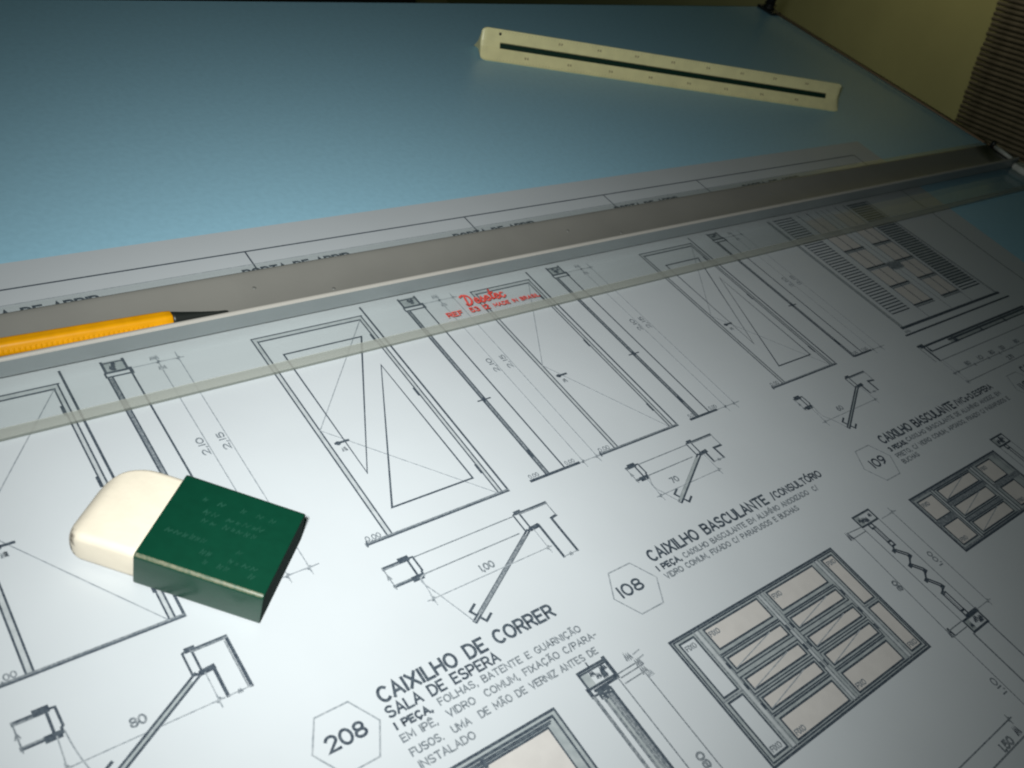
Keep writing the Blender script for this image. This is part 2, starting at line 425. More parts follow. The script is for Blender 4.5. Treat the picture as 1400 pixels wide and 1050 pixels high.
def text(k, s, x, y, h, width=None, w=0.3, mi=0, ang=0.0, gap=1.35, z=0.13, slant=0.0, jit=0.0):
    gl = []; cx = 0
    for c in s:
        g = FONT[ACC[c][0]] if c in ACC else FONT[c]
        st = list(g[1]) + (ACC[c][1] if c in ACC else [])
        gl.append((cx, st)); cx += g[0] + gap
    tot = cx - gap
    sy = h / 6.0; sx = (width / tot) if width else sy * .85
    ca, sa = math.cos(ang), math.sin(ang)
    for cx, st in gl:
        jx = random.uniform(-jit, jit); jy = random.uniform(-jit, jit)
        for pl in st:
            q = []
            for px, py in pl:
                X = (cx + px) * sx + py * sy * slant + jx; Y = py * sy + jy
                q.append((x + X * ca - Y * sa, y + X * sa + Y * ca))
            k.line(q, w, mi, z)


# ------------------------------------------------------------------ the drawing sheet
PZ = 0.14
sheet = thing('drawing_sheet', 'sheet of tracing paper covered with ink drawings of doors and windows, under the ruler', 'drawing', (0, 0, PZ))
EX = lambda v: 659 + (v - 130) * 0.0833 if v > 130 else 659
k = MB('paper')
nx, ny = 60, 40
rows = []
for i in range(ny + 1):
    v = -150 + (329.3 + 150) * i / ny
    row = []
    for j in range(nx + 1):
        u = -170 + (EX(v) + 170) * j / nx
        row.append((u, v, 0))
    rows.append(row)
k.grid(rows, 0, False, True)
k.build('paper', sheet)
INK, FINE, SOFT, WASH, PANE = 0, 1, 2, 3, 4
H, M_, T_ = 0.62, 0.46, 0.34


def drawing():
    return MB('ink', 'fine', 'soft', 'wash', 'pane', 'tint', 'white')


def cross(k, u, v, r=1.6, mi=FINE):
    k.line([(u - r, v), (u + r, v)], T_, mi); k.line([(u, v - r), (u, v + r)], T_, mi)
    k.line([(u - .45, v - .45), (u + .45, v + .45)], .6, SOFT)


def scribble(k, u, v, w, h, mi=SOFT, n=5, lw=.32):
    p = []
    for i in range(n * 2 + 1):
        p.append((u + w * i / (2 * n), v + (h if i % 2 else 0) * random.uniform(.7, 1.1)))
    k.line(p, lw, mi)


# sheet border and heading row (mostly hidden by the ruler)
k = drawing()
k.line([(-160, 312.7), (648.2, 313.2), (637.6, 173), (637.6, -140)], .55, INK)
for u in (163.6, 284.6, 385.5, 468.2): k.line([(u, 312.6), (u - .6, 290)], .5, INK)
for v in (303.4,): k.line([(-160, v), (640, v + .2)], .25, FINE)
k.build('border_line', sheet)
for x0, x1 in ((44.6, 96.2), (157, 208.6), (269.2, 321.7), (383.6, 436.9), (500.8, 561.4)):
    k = drawing(); text(k, 'PORTA DE ABRIR', x0, 295.9, 4.4, x1 - x0, .75, INK); k.build('heading_text', sheet)


# doors ------------------------------------------------------------------
def triangle_panels(k, dx, wide=35.5):
    a = (149.2 + dx, 245.2); b = (149.2 + dx + wide, 245.2); c = (148.8 + dx, 177.6)
    k.line([a, b, c, a], .5, INK)
    d = (148.4 + dx + wide * .99, 226.8); e = (148.8 + dx, 160); f = (148.8 + dx + wide, 160)
    k.line([d, e, f, d], .5, INK)


def door(uL, uR, vT, panels=None, outer_top=262.5, handle=194.5, base_ext=8.5, left=True):
    k = drawing()
    b = 149.6
    k.fill(uL, b, uL + 2.0, vT, 5); k.fill(uR - 4.2, b, uR - 2.6, vT - 2.4, 5); k.fill(uL + 2, vT - 2.3, uR - 2.4, vT, 5)
    for u in (uL, uL + 1.9): k.line([(u, b), (u, vT - (u - uL))], .42, INK)
    k.line([(uL, vT), (uR - 1.9, vT)], .42, INK); k.line([(uL + 1.9, vT - 2.3), (uR - 3.9, vT - 2.3)], .5, INK)
    k.line([(uR - 4.3, b), (uR - 4.1, vT - 2.3)], .4, INK); k.line([(uR - 2.6, b), (uR - 2.4, vT - .5)], .42, INK)
    k.line([(uR, b), (uR, outer_top)], .62, INK)
    for v in (163, 208, 243): k.line([(uR - 4.5, v - 2), (uR - 4.5, v + 2)], .8, INK)
    k.line([(uL - base_ext, b), (uR, b)], .95, SOFT); k.line([(uL - base_ext, b - .3), (uR, b - .3)], .4, INK)
    k.line([(uL - base_ext, b - 1), (uL - base_ext + .6, b + 1.2)], .4, INK)
    text(k, '0,00', uL - base_ext + .8, b + 1.0, 1.9, 5.6, .26, SOFT)
    mid = 202.5
    k.line([(uR - 4.3, vT - 2.6), (uL + 1.9, mid)], .26, FINE); k.line([(uL + 1.9, mid), (uR - 4.3, b)], .26, FINE)
    k.line([(uL + 4.0, handle), (uL + 9.4, handle)], .7, INK)
    k.line(arc(uL + 5.0, handle - .1, .8, .8, 0, 360, 8), .35, INK)
    scribble(k, uL + 4.9, handle - 4.4, 1.8, 1.9)
    if panels is not None: triangle_panels(k, *panels)
    return k.build('door_drawing', sheet)


door(27.1, 70.3, 256.6)
door(141.0, 193.7, 257.5, (0, 35.5))
door(250.2, 288.2, 257.3)
door(364.6, 409.2, 257.9, (224.6, 26.4))


# wall sections beside the doors ---------------------------------------------
def section(u, w, top=262.4, heavy=True, dims=(18.6, 26.2), txt=('2,10', '2,15'), base=(-8.5, 16.5)):
    k = drawing()
    b = 149.6
    k.fill(u, 256.4, u + w, top, WASH)
    k.line([(u - .3, top), (u - .3, 256.4), (u + w, 256.4), (u + w, top)], .7, INK)
    k.line([(u - .3, top - .9), (u + w, top - .9)], .45, INK)
    for i in range(5): scribble(k, u + .8 + random.random() * (w - 3), 257.4 + random.random() * 3, 1.1, 1.0, INK, 2, .5)
    k.line([(u - .9, 256.3), (u - .9, 254.1), (u + w + .9, 254.1), (u + w + .9, 256.3)], .5, INK)
    k.line([(u + w + .9, 256.8), (u + w + .9, 254)], .9, INK)
    for q, lw in ((u - .5, .5), (u + 1.0, .5)): k.line([(q, b), (q, 254)], lw, INK)
    k.fill(u - .5, b, u + 1.0, 254, 5)
    if heavy: k.line([(u + .3, b), (u + .3, 253)], .7, SOFT)
    k.line([(u + w + .6, b), (u + w + .6, 254)], .5, INK)
    k.line([(u - 2.9, 194), (u + 3.5, 194)], .45, INK); k.line([(u - .2, 193), (u + .6, 195)], .9, INK)
    k.line([(u + .2, 160), (u + .2, 163)], 1.1, INK)
    k.line([(u + base[0], b), (u + base[1], b)], .85, INK)
    text(k, '0,00', u + base[0] + .4, b + 1.1, 1.7, 4.6, .24, SOFT); text(k, '0,00', u + w + 2.2, b + 1.1, 1.7, 4.6, .24, SOFT)
    for d, t in zip(dims, txt):
        k.line([(u + d, 146.5), (u + d, 259.8)], .28, FINE); cross(k, u + d, 149.4); cross(k, u + d, 256.4, 2)
        text(k, t, u + d - .9, 206.5, 2.3, 8.2, .36, SOFT, math.pi / 2)
    k.line([(u + w + 2, 256.4), (u + dims[1] + 2, 256.4)], .25, FINE); k.line([(u + base[1], b - .1), (u + dims[1] + 3.5, b - .1)], .28, FINE)
    scribble(k, u + dims[0] - 2.2, 258.2, 3, 2.2); scribble(k, u + dims[0] - 1, 252.2, 2.6, 2)
    return k.build('wall_section_drawing', sheet)


section(84.9, 7.4, base=(-6, 9))
section(213.4, 8.4)
section(301.6, 7.6, dims=(19, 25.3), base=(-4.6, 12.9))
section(425.6, 8.0, dims=(18, 25.4), base=(.5, 16.2))


def curve(p, n=8):
    out = []
    q = [p[0]] + list(p) + [p[-1]]
    for a, b, c, d in zip(q, q[1:], q[2:], q[3:]):
        for i in range(n):
            t = i / n
            out.append(tuple(.5 * (2 * b[j] + (c[j] - a[j]) * t + (2 * a[j] - 5 * b[j] + 4 * c[j] - d[j]) * t * t + (3 * b[j] - a[j] - 3 * c[j] + d[j]) * t ** 3) for j in (0, 1)))
    return out + [p[-1]]


# door plans ------------------------------------------------------------------
def plan(uL, fl, fr, uR, vt, vb, leaf, arc_mid, num, numpos, dim_v, wall_r, thick, tl=None):
    """uL wall end, fl inner frame on the left, fr frame on the right, uR wall end, vt/vb wall faces, leaf tip"""
    k = drawing()
    k.line([(uL, vt + .2), (fl - 1.2, vt + .2)], .95, SOFT); k.line([(uL, vt + .5), (fl, vt + .5)], .4, INK)
    k.line([(uL, vb), (fl, vb)], .85, SOFT); k.line([(uL, vb - .3), (fl - .5, vb - .3)], .4, INK)
    k.line([(uL - .1, vt + .6), (uL + .1, vb - 1.2)], .28, SOFT); scribble(k, uL - .6, (vt + vb) / 2 - .7, 1.2, 1.2, SOFT, 2)
    k.line([(fl - 2.4, vt + .7), (fl + .2, vt + .7)], 1.5, INK); k.line([(fl - 1.8, vb - .3), (fl + 1.0, vb - .3)], 1.5, INK)
    k.line([(fl, vt), (fl, vb)], .55, INK)
    k.line([(fl, vt + .5), (fl + 2.3, vt + .3), (fl + 2.5, vb + 1.7), (fl + 2.0, vb + 1.3), (fl + 2.0, vb - .2), (fl + .2, vb - .2)], .5, INK)
    # right jamb and wall
    fr2 = fr + 2.7
    k.line([(fr, vt + .2), (fr, vb + .4)], .45, INK); k.line([(fr2, vt + .2), (fr2, vb)], .5, INK)
    k.line([(fr, vt + .4), (fr + 1.6, vt + .9)], .45, INK); k.line([(fr + 1.4, vt + .9), (fr2 + .6, vt + .9)], 1.2, INK)
    k.line([(fr2, vt + .3), (uR, vt + .3)], .9, SOFT); k.line([(fr2, vt + .6), (uR, vt + .6)], .4, INK)
    k.line([(fr2 - .2, vb - .1), (fr2 + 3.3, vb + .2)], 1.25, INK); k.line([(fr, vb), (fr2, vb - .2)], .5, INK)
    for i, seg in enumerate(wall_r): k.line(seg, .72 if i < 2 else .3, INK if i < 2 else SOFT)
    mu = (wall_r[0][-1][0] + wall_r[1][-1][0]) / 2; mv = wall_r[0][-1][1]
    k.line([wall_r[0][-1], wall_r[1][-1]], .26, FINE); scribble(k, mu - .6, mv - .5, 1.2, 1.1, SOFT, 2)
    # opening lines, swing and leaf
    if tl: 
        k.line([(fl + 2.3, vt), (fr, vt)], .3, SOFT); k.line([(fl + 2.2, vb), (fr - 3, vb)], .3, SOFT)
    hx, hy = fr + 1.2, vb - .2
    lx, ly = leaf
    k.line(curve([(fl + 2.4, vb), arc_mid[0], arc_mid[1], (lx, ly)]), .3, FINE)
    k.line([(fl + .3, vb - .6), (fl - .3, dim_v - 2.6)], .26, FINE)
    cross(k, fl - .3, dim_v); cross(k, fr2 + .6, dim_v); k.line([(fr2 + .6, vb - .6), (fr2 + .6, dim_v - 2.4)], .26, FINE)
    k.line([(fl - 2.5, dim_v), (fr2 + 2, dim_v)], .26, FINE)
    text(k, num, numpos[0], numpos[1], 2.5, 5.4 if len(num) > 3 else 4.0, .42, SOFT)
    d = Vector((lx - hx, ly - hy)).normalized(); n = Vector((-d.y, d.x))
    a = Vector((hx, hy)); b2 = Vector((lx, ly))
    if thick > 1: k.line([a + d * 3.2, b2 - d * 1.5], thick, WASH, .08)
    k.line([a + n * thick * .5, b2 + n * thick * .5], .5, INK); k.line([a - n * thick * .5, b2 - n * thick * .5, b2 + n * thick * .5], .5, INK)
    k.line([a + d * 3.2, b2 - d * 4.2], thick * .8, SOFT)
    for sgn in (1, -1):
        e = b2 - d * 2.6 + n * thick * .5 * sgn
        f = e + n * sgn * 2.6
        k.line([e, f, f - d * 3.4], .62, INK)
    return k.build('door_plan_drawing', sheet)


plan(20.2, 28.2, 64.8, 77.9, 137.4, 130.0, (34.4, 110.4), [(31.2, 124), (32.6, 117)], '80', (45.3, 122.9), 119.9,
     [[(70.8, 130), (70.8, 119.9)], [(77.8, 136.9), (77.8, 119.9)], [(76.9, 136.5), (76.9, 119.9)]], 1.5)
plan(132.5, 141.8, 188.0, 203.6, 138.4, 131.0, (149.2, 107.9), [(141.6, 129), (144.4, 121.2)], '1,00', (163, 123.2), 121.4,
     [[(194.4, 131.3), (194.3, 115.6)], [(203.7, 132.2), (201.0, 131.8), (200.9, 115.7)], [(203.6, 138.7), (203.7, 132.2)]], 1.0, tl=1)
plan(246.9, 251.4, 283.4, 299.1, 138.7, 132.3, (256.7, 116.0), [(251.6, 127), (253.4, 122.4)], '70', (261.0, 124.8), 122.0,
     [[(288.5, 132.6), (288.4, 126.4)], [(299.2, 132.3), (294.4, 132.4), (294.8, 126.3)], [(299.1, 139), (299.2, 132.3)]], 1.25, tl=1)
plan(360.7, 364.6, 403.8, 420.2, 138.9, 132.7, (373.0, 114.4), [(366.3, 126), (369.3, 121.6)], '60', (378.6, 124.4), 122.2,
     [[(408.8, 132.7), (408.9, 126.6)], [(420.1, 132.5), (415.8, 133.2), (415.8, 126.5)], [(420.3, 139.3), (420.1, 132.5)]], 1.2)


# shuttered window at the far right -----------------------------------------
k = drawing()
k.fill(481.6, 154.6, 484.0, 262, WASH)
k.line([(481.9, 154.6), (481.9, 262)], .5, SOFT); k.line([(483.8, 154.6), (483.8, 262)], .45, SOFT)
k.line([(595.2, 154.6), (593.6, 262)], .8, SOFT); k.line([(593.6, 156), (592.2, 262)], .35, FINE)
k.line([(481.6, 155.4), (597.2, 155.4)], 1.3, INK); k.line([(478.0, 150.0), (602, 150.2)], .85, INK)
scribble(k, 480.5, 151.4, 5, 2, SOFT, 6)
for u in (488.0, 505.8, 513.2, 539.6, 565.0, 569.0, 590.2): k.line([(u, 155.6 if 508 < u < 568 else 166.6), (u, 262)], .35, SOFT)
v = 166.6
while v < 262:
    k.line([(488.2, v), (506.4, v)], .62, INK); k.line([(569.2, v), (591.2 , v)], .72, INK)
    v += 2.42
k.fill(569.2, 172, 591, 262, WASH)
for c0 in (513.6, 545.6):
    for r0 in range(5):
        v0 = 167.4 + r0 * 18.1
        for j in range(2):
            k.fill(c0 + j * 10.1 + .4, v0 + .6, c0 + j * 10.1 + 9.6, v0 + 15.6, PANE)
        k.line([(c0 - .6, v0), (c0 + 20.4, v0)], .9, INK); k.line([(c0 - .6, v0 - 1.8), (c0 + 20.4, v0 - 1.8)], .55, SOFT)
        k.fill(c0, v0 - 1.8, c0 + 20, v0, WASH)
    for j in range(3): k.line([(c0 + j * 10, 167), (c0 + j * 10, 262)], .5, SOFT if j != 1 else INK)
k.fill(536, 196.5, 545.2, 204.5, WASH); k.line([(536, 200.5), (545.4, 200.5)], 4.2, SOFT)
k.build('window_drawing', sheet)

k = drawing()          # its plan with dimension lines
k.line([(477.6, 139.4), (602, 139.6)], 1.0, INK); k.line([(505, 137.6), (602, 137.8)], .9, INK); k.line([(484, 134.8), (602, 135)], .6, INK)
k.fill(505, 135, 602, 139.4, WASH)
k.line([(476.0, 140.4), (475.6, 128)], .4, SOFT); k.line([(479.7, 140.8), (479.8, 127.8)], 1.0, INK); k.line([(476, 140.6), (481, 140.8)], 1.0, INK)
for q in (482.4, 509.6, 511.5, 541, 570): 
    k.line([(q, 139.5), (q, 134.4)], .7, INK); scribble(k, q - .8, 135, 1.6, 2.6, INK, 2, .5)
k.line([(480, 127.4), (602, 127)], .35, SOFT); k.line([(477, 117.4), (602, 116.6)], .32, SOFT); k.line([(479, 109.6), (602, 109.6)], .32, SOFT)
for q in (479.4, 481.8): k.line([(q, 127.5), (q, 108.4)], .26, FINE)
for q in (478.5, 482.4, 501, 517, 530, 545): cross(k, q, 117, 1.2)
cross(k, 480.4, 109.6, 1.4)
for q, t in ((494.5, '80'), (509, '10'), (522.5, '80'), (535, '1,50'), (553, '80')): text(k, t, q, 118.4, 2.4, 4.4, .5, SOFT)
text(k, '2,70', 531, 111, 2.4, 6, .5, SOFT)
k.build('window_plan_drawing', sheet)


# windows ----------------------------------------------------------------------
def pane(k, u0, v0, u1, v1, cream=True, diag=False, label=None):
    k.fill(u0, v0, u1, v1, PANE if cream else 6, .09)
    k.line([(u0, v0), (u1, v0), (u1, v1), (u0, v1), (u0, v0)], .52, INK)
    if diag: k.line([(u0 + .5, v0 + .3), (u1 - 6.4, v1 - .2)] if u1 - u0 > 20 else [(u0, v0), (u1, v1)], .26, FINE)
    if label == 't': text(k, 'FIXO', u0 + 1.1, v1 - 3.4, 1.8, min(4.6, u1 - u0 - 1.6), .3, SOFT)
    if label == 'b': text(k, 'FIXO', u0 + 1.1, v0 + 1.1, 1.8, min(4.6, u1 - u0 - 1.6), .3, SOFT)


k = drawing()          # large awning window
k.fill(205.8, 20.9, 301.2, 70.5, WASH)
k.line([(205.8, 20.9), (301.2, 20.9), (301.2, 70.5), (205.8, 70.5), (205.8, 20.9)], .62, INK)
k.line([(206.9, 22.0), (300.2, 22.0), (300.2, 69.6), (206.9, 69.6), (206.9, 22.0)], .42, INK)
for v0, v1, lb in ((46.2, 68.2, 't'), (23.4, 44.0, 'b')):
    pane(k, 208.6, v0, 215.8, v1, False, False, lb); pane(k, 291.9, v0, 298.7, v1, True, False, lb)
k.line([(207, 45.1), (217, 45.1)], .4, SOFT); k.line([(291, 45.1), (300, 45.1)], .4, SOFT)
for u0, u1 in ((221.2, 250.8), (257.0, 285.8)):
    pane(k, u0, 60.0, u1, 68.4, True, False, 't'); pane(k, u0, 23.0, u1, 31.3, True, False, 'b')
    for v0, v1 in ((51.7, 56.2), (43.0, 47.5), (34.9, 39.6)):
        pane(k, u0, v0, u1, v1, True, True)
        k.line([(u0 - 1.3, v0 - 1.2), (u1 + 1.3, v0 - 1.2)], .34, INK); k.line([(u0 - 1.3, v1 + 1.2), (u1 + 1.3, v1 + 1.2)], .34, INK)
        k.line([(u0 - 1.3, v0 - 1.2), (u0 - 1.3, v1 + 1.2)], .36, INK); k.line([(u1 + 1.3, v0 - 1.2), (u1 + 1.3, v1 + 1.2)], .36, INK)
        for u in (u0 - 1.9, u1 + 1.9): k.line([(u, (v0 + v1) / 2 - .9), (u, (v0 + v1) / 2 + .9)], .7, INK)
    k.line([(u0 - 1.2, 58.2), (u1 + 1.2, 58.2)], .45, INK); k.line([(u0 - 1.2, 32.9), (u1 + 1.2, 32.9)], .45, INK)
for u in (217.0, 219.4, 252.3, 254.0, 255.6, 288.3, 290.4): k.line([(u, 22), (u, 69.6)], .34, SOFT)
k.fill(217.6, 22.3, 218.8, 69.3, 5, .09); k.fill(252.7, 22.3, 253.6, 69.3, 5, .09); k.fill(288.8, 22.3, 289.9, 69.3, 5, .09)
k.build('window_drawing', sheet)

k = drawing()          # small awning window
k.fill(362.6, 41.0, 441, 71.2, WASH)
k.line([(362.6, 41), (441, 41), (441, 71.2), (362.6, 71.2), (362.6, 41)], .7, INK)
k.line([(363.5, 41.9), (440.1, 41.9), (440.1, 70.3), (363.5, 70.3), (363.5, 41.9)], .6, SOFT)
pane(k, 365.0, 57.7, 377.2, 68.5, True, False, 't'); pane(k, 365.0, 43.5, 377.2, 54.2, True, False, 'b')
pane(k, 419.2, 58.4, 432.4, 69.0, True, False, 't'); pane(k, 419.2, 43.5, 432.4, 54.9, True, False, 'b')
for v0, v1 in ((62.7, 68.6), (53.1, 59.0), (43.3, 49.2)):
    pane(k, 382.3, v0, 411.6, v1, True, True)
    k.line([(381, v0 - 1), (412.8, v0 - 1)], .4, INK); k.line([(381, v1 + .9), (412.8, v1 + .9)], .4, INK)
k.line([(381, 61.2), (412.8, 61.2)], 2.0, SOFT); k.line([(381, 51.0), (412.8, 51.0)], .9, SOFT)
for u in (378.6, 380.4, 414.2, 416.6): k.line([(u, 42), (u, 70.3)], .45, INK)
k.line([(364, 56), (378, 56)], 2.0, SOFT); k.line([(417, 56.6), (440, 56.6)], 1.8, SOFT)
k.fill(379.1, 42, 379.9, 70, 5, .1); k.fill(414.9, 42, 415.9, 70, 5, .1)
k.build('window_drawing', sheet)

k = drawing()          # sliding window whose corner shows at the bottom
k.fill(60, -60, 153.9, 71.2, WASH, .04); k.fill(60, -60, 148.4, 67.1, PANE, .085)
for d, lw in ((0, .62), (1.7, .62), (2.7, .36), (3.3, .36), (4.1, .5)):
    uu = {0: 153.9, 1.7: 152.0, 2.7: 150.4, 3.3: 149.9, 4.1: 148.4}[d]
    k.line([(60, 71.2 - d), (uu, 71.2 - d)], lw, INK)
    if d in (0, 1.7, 4.1): k.line([(uu, 71.2 - d), (uu, -60)], lw * .8, INK)
k.fill(149.0, -60, 151.4, 68.6, WASH, .09)
k.line([(124.6, 69.4), (124.6, 66.6)], .9, INK)
k.build('window_drawing', sheet)


# sections of the windows -------------------------------------------------------
def concrete(k, u0, v0, u1, v1, n=6):
    k.fill(u0, v0, u1, v1, WASH)
    k.fill(u0 + (u1 - u0) * .3, v0 + .6, u1 - .5, v1 - .7, 6, .09)
    k.line([(u0, v0), (u1, v0), (u1, v1), (u0, v1), (u0, v0)], .6, INK)
    for i in range(n):
        scribble(k, u0 + .9 + random.random() * (u1 - u0 - 3.2), v0 + .9 + random.random() * (v1 - v0 - 2.8), 1.6, 1.4, INK, 3, .42)


k = drawing()
concrete(k, 325.3, 71.3, 337.2, 76.7, 7)
def sq(u, v, r=1.15, mi=INK): k.line([(u - r, v - r), (u + r, v - r), (u + r, v + r), (u - r, v + r), (u - r, v - r)], .6, mi)
sq(330.4, 69.9)
for u in (329.9, 331.9): k.line([(u, 69), (u, 60.6)], .5, INK)
k.line([(330.9, 69), (330.9, 60.6)], .3, SOFT)
sq(331.0, 59.7)
zz = [(330.6, 58.6), (328.5, 56.6), (333.2, 51.6), (328.8, 48.4), (332.9, 43.6), (329.0, 40.4), (333.2, 35.0), (330.3, 33.0)]
k.line(zz, .55, INK)
for (a0, b0), (a1, b1) in zip(zz[1::2], zz[2::2]):            # each slat is drawn with two edges
    k.line([(a0 + 1.0, b0 + .5), (a1 + .5, b1 + 1.2)], .55, INK)
for (a0, b0), (a1, b1) in zip(zz[2::2], zz[3::2]):
    k.line([(a0 - .9, b0 - .3), (a1 - .8, b1 - .8)], .5, INK)
for u, v in zz[1:]: k.line([(u - .6, v - .2), (u + .6, v + .2)], 1.15, INK)
for u in (329.6, 332): k.line([(u, 33), (u, 24.2)], .5, INK)
k.line([(330.6, 33), (330.6, 24)], .3, SOFT)
sq(330.9, 22.7)
concrete(k, 325.8, 15.3, 337.2, 20.6, 6); k.line([(330, 21.1), (337.6, 21.1)], 1.3, INK)
k.line([(337.4, 71.2), (337.4, 21.6)], .34, SOFT); k.line([(325.2, 70.4), (325.6, 20.8)], .34, SOFT)
k.line([(325.0, 15.0), (324.6, -60)], .62, SOFT); k.line([(336.8, 15.0), (336.4, -60)], .55, SOFT)
k.line([(347.4, 73), (346.9, 19)], .3, SOFT); cross(k, 347.4, 70.6, 1.8); k.line([(339, 70.4), (350, 70.4)], .28, FINE); cross(k, 346.9, 21, 1.8); k.line([(338, 21), (349, 21)], .28, FINE)
k.line([(316.2, 69.2), (314.6, 21)], .32, SOFT); k.line([(316, 69.2), (325, 69.3)], .3, SOFT); k.line([(315.4, 72.2), (325, 71.6)], .3, SOFT)
scribble(k, 314.0, 69.2, 2, 3.2, INK, 3, .6); scribble(k, 314.2, 18.8, 2, 3.2, INK, 3, .6)
k.line([(314.6, 21), (325, 21)], .3, SOFT); k.line([(314.6, 18.4), (325, 18.4)], .3, SOFT)
k.line([(315.3, 19), (314.6, -60)], .32, SOFT)
text(k, '1,00', 344.6, 42, 2.3, 7, .4, SOFT, math.pi / 2); text(k, '80', 314.6, 42.6, 2.3, 4.5, .5, SOFT, math.pi / 2); text(k, '1,10', 313.4, -6.4, 2.3, 6.5, .4, SOFT, math.pi / 2)
k.build('window_section_drawing', sheet)

k = drawing()
concrete(k, 168.4, 70.6, 180.2, 76.8, 7); k.line([(168.6, 75.9), (180, 75.9)], .45, INK); k.line([(180.3, 77.4), (180.3, 70)], 1.0, INK); k.line([(173.6, 77), (173.6, 78.6)], .4, INK)
k.line([(168.0, 70.8), (168.0, 68)], 1.0, INK); k.line([(168, 68), (172, 68.2)], .5, INK); k.line([(170, 69.4), (180.4, 69.6)], .7, INK)
k.fill(170.6, 66, 175.6, 69, WASH); k.line([(170.8, 68.5), (175, 68.6)], 1.0, INK)
for q in ((171.2, 67), (173, 66.4), (174.8, 67.2)): sq(q[0], q[1], .7)
k.line([(168.2, 67.8), (168.2, -60)], .9, SOFT)
k.fill(171.0, -60, 175.2, 66.2, WASH)
k.line([(171.1, 66), (171.1, -60)], .7, SOFT); k.line([(173.0, 66), (173.0, -60)], .6, SOFT); k.line([(175.1, 66), (175.1, -60)], 1.0, INK); k.line([(174.2, 66), (174.2, -60)], .8, SOFT)
k.line([(180.0, 69.5), (180.0, -60)], .36, SOFT); k.line([(189.9, 66), (190.0, -60)], .34, SOFT)
for v in (70.4, 68.8, 66.6): k.line([(181, v), (191.5, v + .2)], .3, SOFT)
for q in ((188.2, 73.6), (190.2, 70.2), (190.0, 67.2)): scribble(k, q[0] - 1, q[1] - 1, 2.4, 2.2, SOFT, 3, .5)
scribble(k, 190.4, 64.6, 2, 2, FINE, 3, .4)
for v in (73.4, 71.2): k.line([(190.6, v), (193.8, v + .4)], .36, FINE)
text(k, '80', 187.6, 32.2, 2.6, 5, .55, SOFT, math.pi / 2)
k.build('window_section_drawing', sheet)

k = drawing()          # dimension lines of a drawing past the bottom edge
k.line([(304.5, -13), (230, -13.4)], .36, SOFT); cross(k, 303, -13, 1.8, SOFT); k.line([(304, -19.8), (240, -20.4)], .42, SOFT)
scribble(k, 300.4, -18.4, 2.4, 2.6, INK, 3, .5); text(k, '1,50', 289.2, -19, 2.6, 7, .6, SOFT)
k.build('dimension_lines', sheet)


# hexagon tags and titles ----------------------------------------------------
def tag_hex(u, v, num, x0, x1, base):
    k = drawing(); r = 10.8
    k.line([(u + r * math.cos(math.radians(a)), v + r * math.sin(math.radians(a))) for a in (0, 60, 120, 180, 240, 300, 360)], .36, FINE)
    text(k, num, x0, base, 4.3, x1 - x0, .62, INK)
    k.build('hexagon_tag', sheet)


tag_hex(94.0, 93.4, '208', 88.0, 99.9, 91.6)
tag_hex(210.3, 93.2, '108', 203.2, 213.8, 92.0)
tag_hex(367.9, 93.1, '109', 363.6, 373.7, 91.2)
tag_hex(518.0, 93.4, '110', 512.4, 522.4, 91.4)


def title(big, small=None):
    k = drawing()
    for s, x0, x1, y, h, w in big: text(k, s, x0, y, h, x1 - x0, w, INK)
    k.build('title_text', sheet)
    k = drawing()
    for s, x0, x1, y, h, w, mi in small: text(k, s, x0, y, h, x1 - x0, w, mi, jit=.05)
    k.build('note_text', sheet)


title([('CAIXILHO DE CORRER', 108.2, 175.8, 97.7, 4.5, .68), ('SALA DE ESPERA', 107.7, 148.6, 92.6, 3.3, .5)],
      [('1 PEÇA,', 107.8, 120.2, 88.5, 2.1, .48, INK), ('FOLHAS, BATENTE E GUARNIÇÃO', 123.2, 180.2, 88.8, 2.2, .34, SOFT),
       ('EM IPÊ,  VIDRO  COMUM, FIXAÇÃO C/PARA-', 107.4, 183.8, 84.4, 2.2, .34, SOFT), ('FUSOS.  UMA  DE MÃO DE VERNIZ ANTES DE', 107.6, 180, 79.6, 2.2, .34, SOFT),
       ('INSTALADO', 107.9, 127, 75.3, 2.2, .34, SOFT)])
title([('CAIXILHO BASCULANTE', 224.8, 294.5, 99.2, 4.3, .68), ('/CONSULTÓRIO', 298.2, 332.4, 99.4, 3.1, .5)],
      [('1 PEÇA,', 224.2, 236.4, 94.7, 2.1, .48, INK), ('CAIXILHO BASCULANTE EM ALUMÍNIO ANODIZADO  C/', 238.2, 323.8, 94.7, 2.1, .36, SOFT),
       ('VIDRO COMUM, FIXADO C/ PARAFUSOS E BUCHAS', 224.6, 305, 90.7, 2.1, .36, SOFT)])
title([('CAIXILHO BASCULANTE', 383.0, 451.2, 99.8, 4.3, .7), ('/WCs-D.ESPERA', 453.6, 492.1, 100.2, 3.1, .52)],
      [('3 PEÇAS,', 382, 396.4, 94.8, 2.1, .5, INK), ('CAIXILHO BASCULANTE DE ALUMÍNIO ANODIZ. EM', 398, 492.4, 95.2, 2.1, .4, SOFT),
       ('PRETO, C/ VIDRO COMUM, APOIADO, FIXADO C/ PARAFUSOS E', 382, 493.6, 90.4, 2.1, .4, SOFT), ('BUCHAS', 382, 395.4, 86.7, 2.1, .4, SOFT)])
k = drawing(); text(k, 'CAIXILHO DE CORRER', 529.6, 99.8, 4.3, 68, .7, INK); k.build('title_text', sheet)
k = drawing(); text(k, '2 PEÇAS, FOLHAS EM ALUMÍNIO', 529.6, 95, 2.1, 70, .4, SOFT); k.build('note_text', sheet)
k = drawing(); concrete(k, 447.5, 71.3, 459, 76.7, 8); sq(452.5, 69.8); scribble(k, 437, 68, 3, 3, SOFT, 3, .5); k.line([(438, 69), (438, -40)], .3, SOFT)
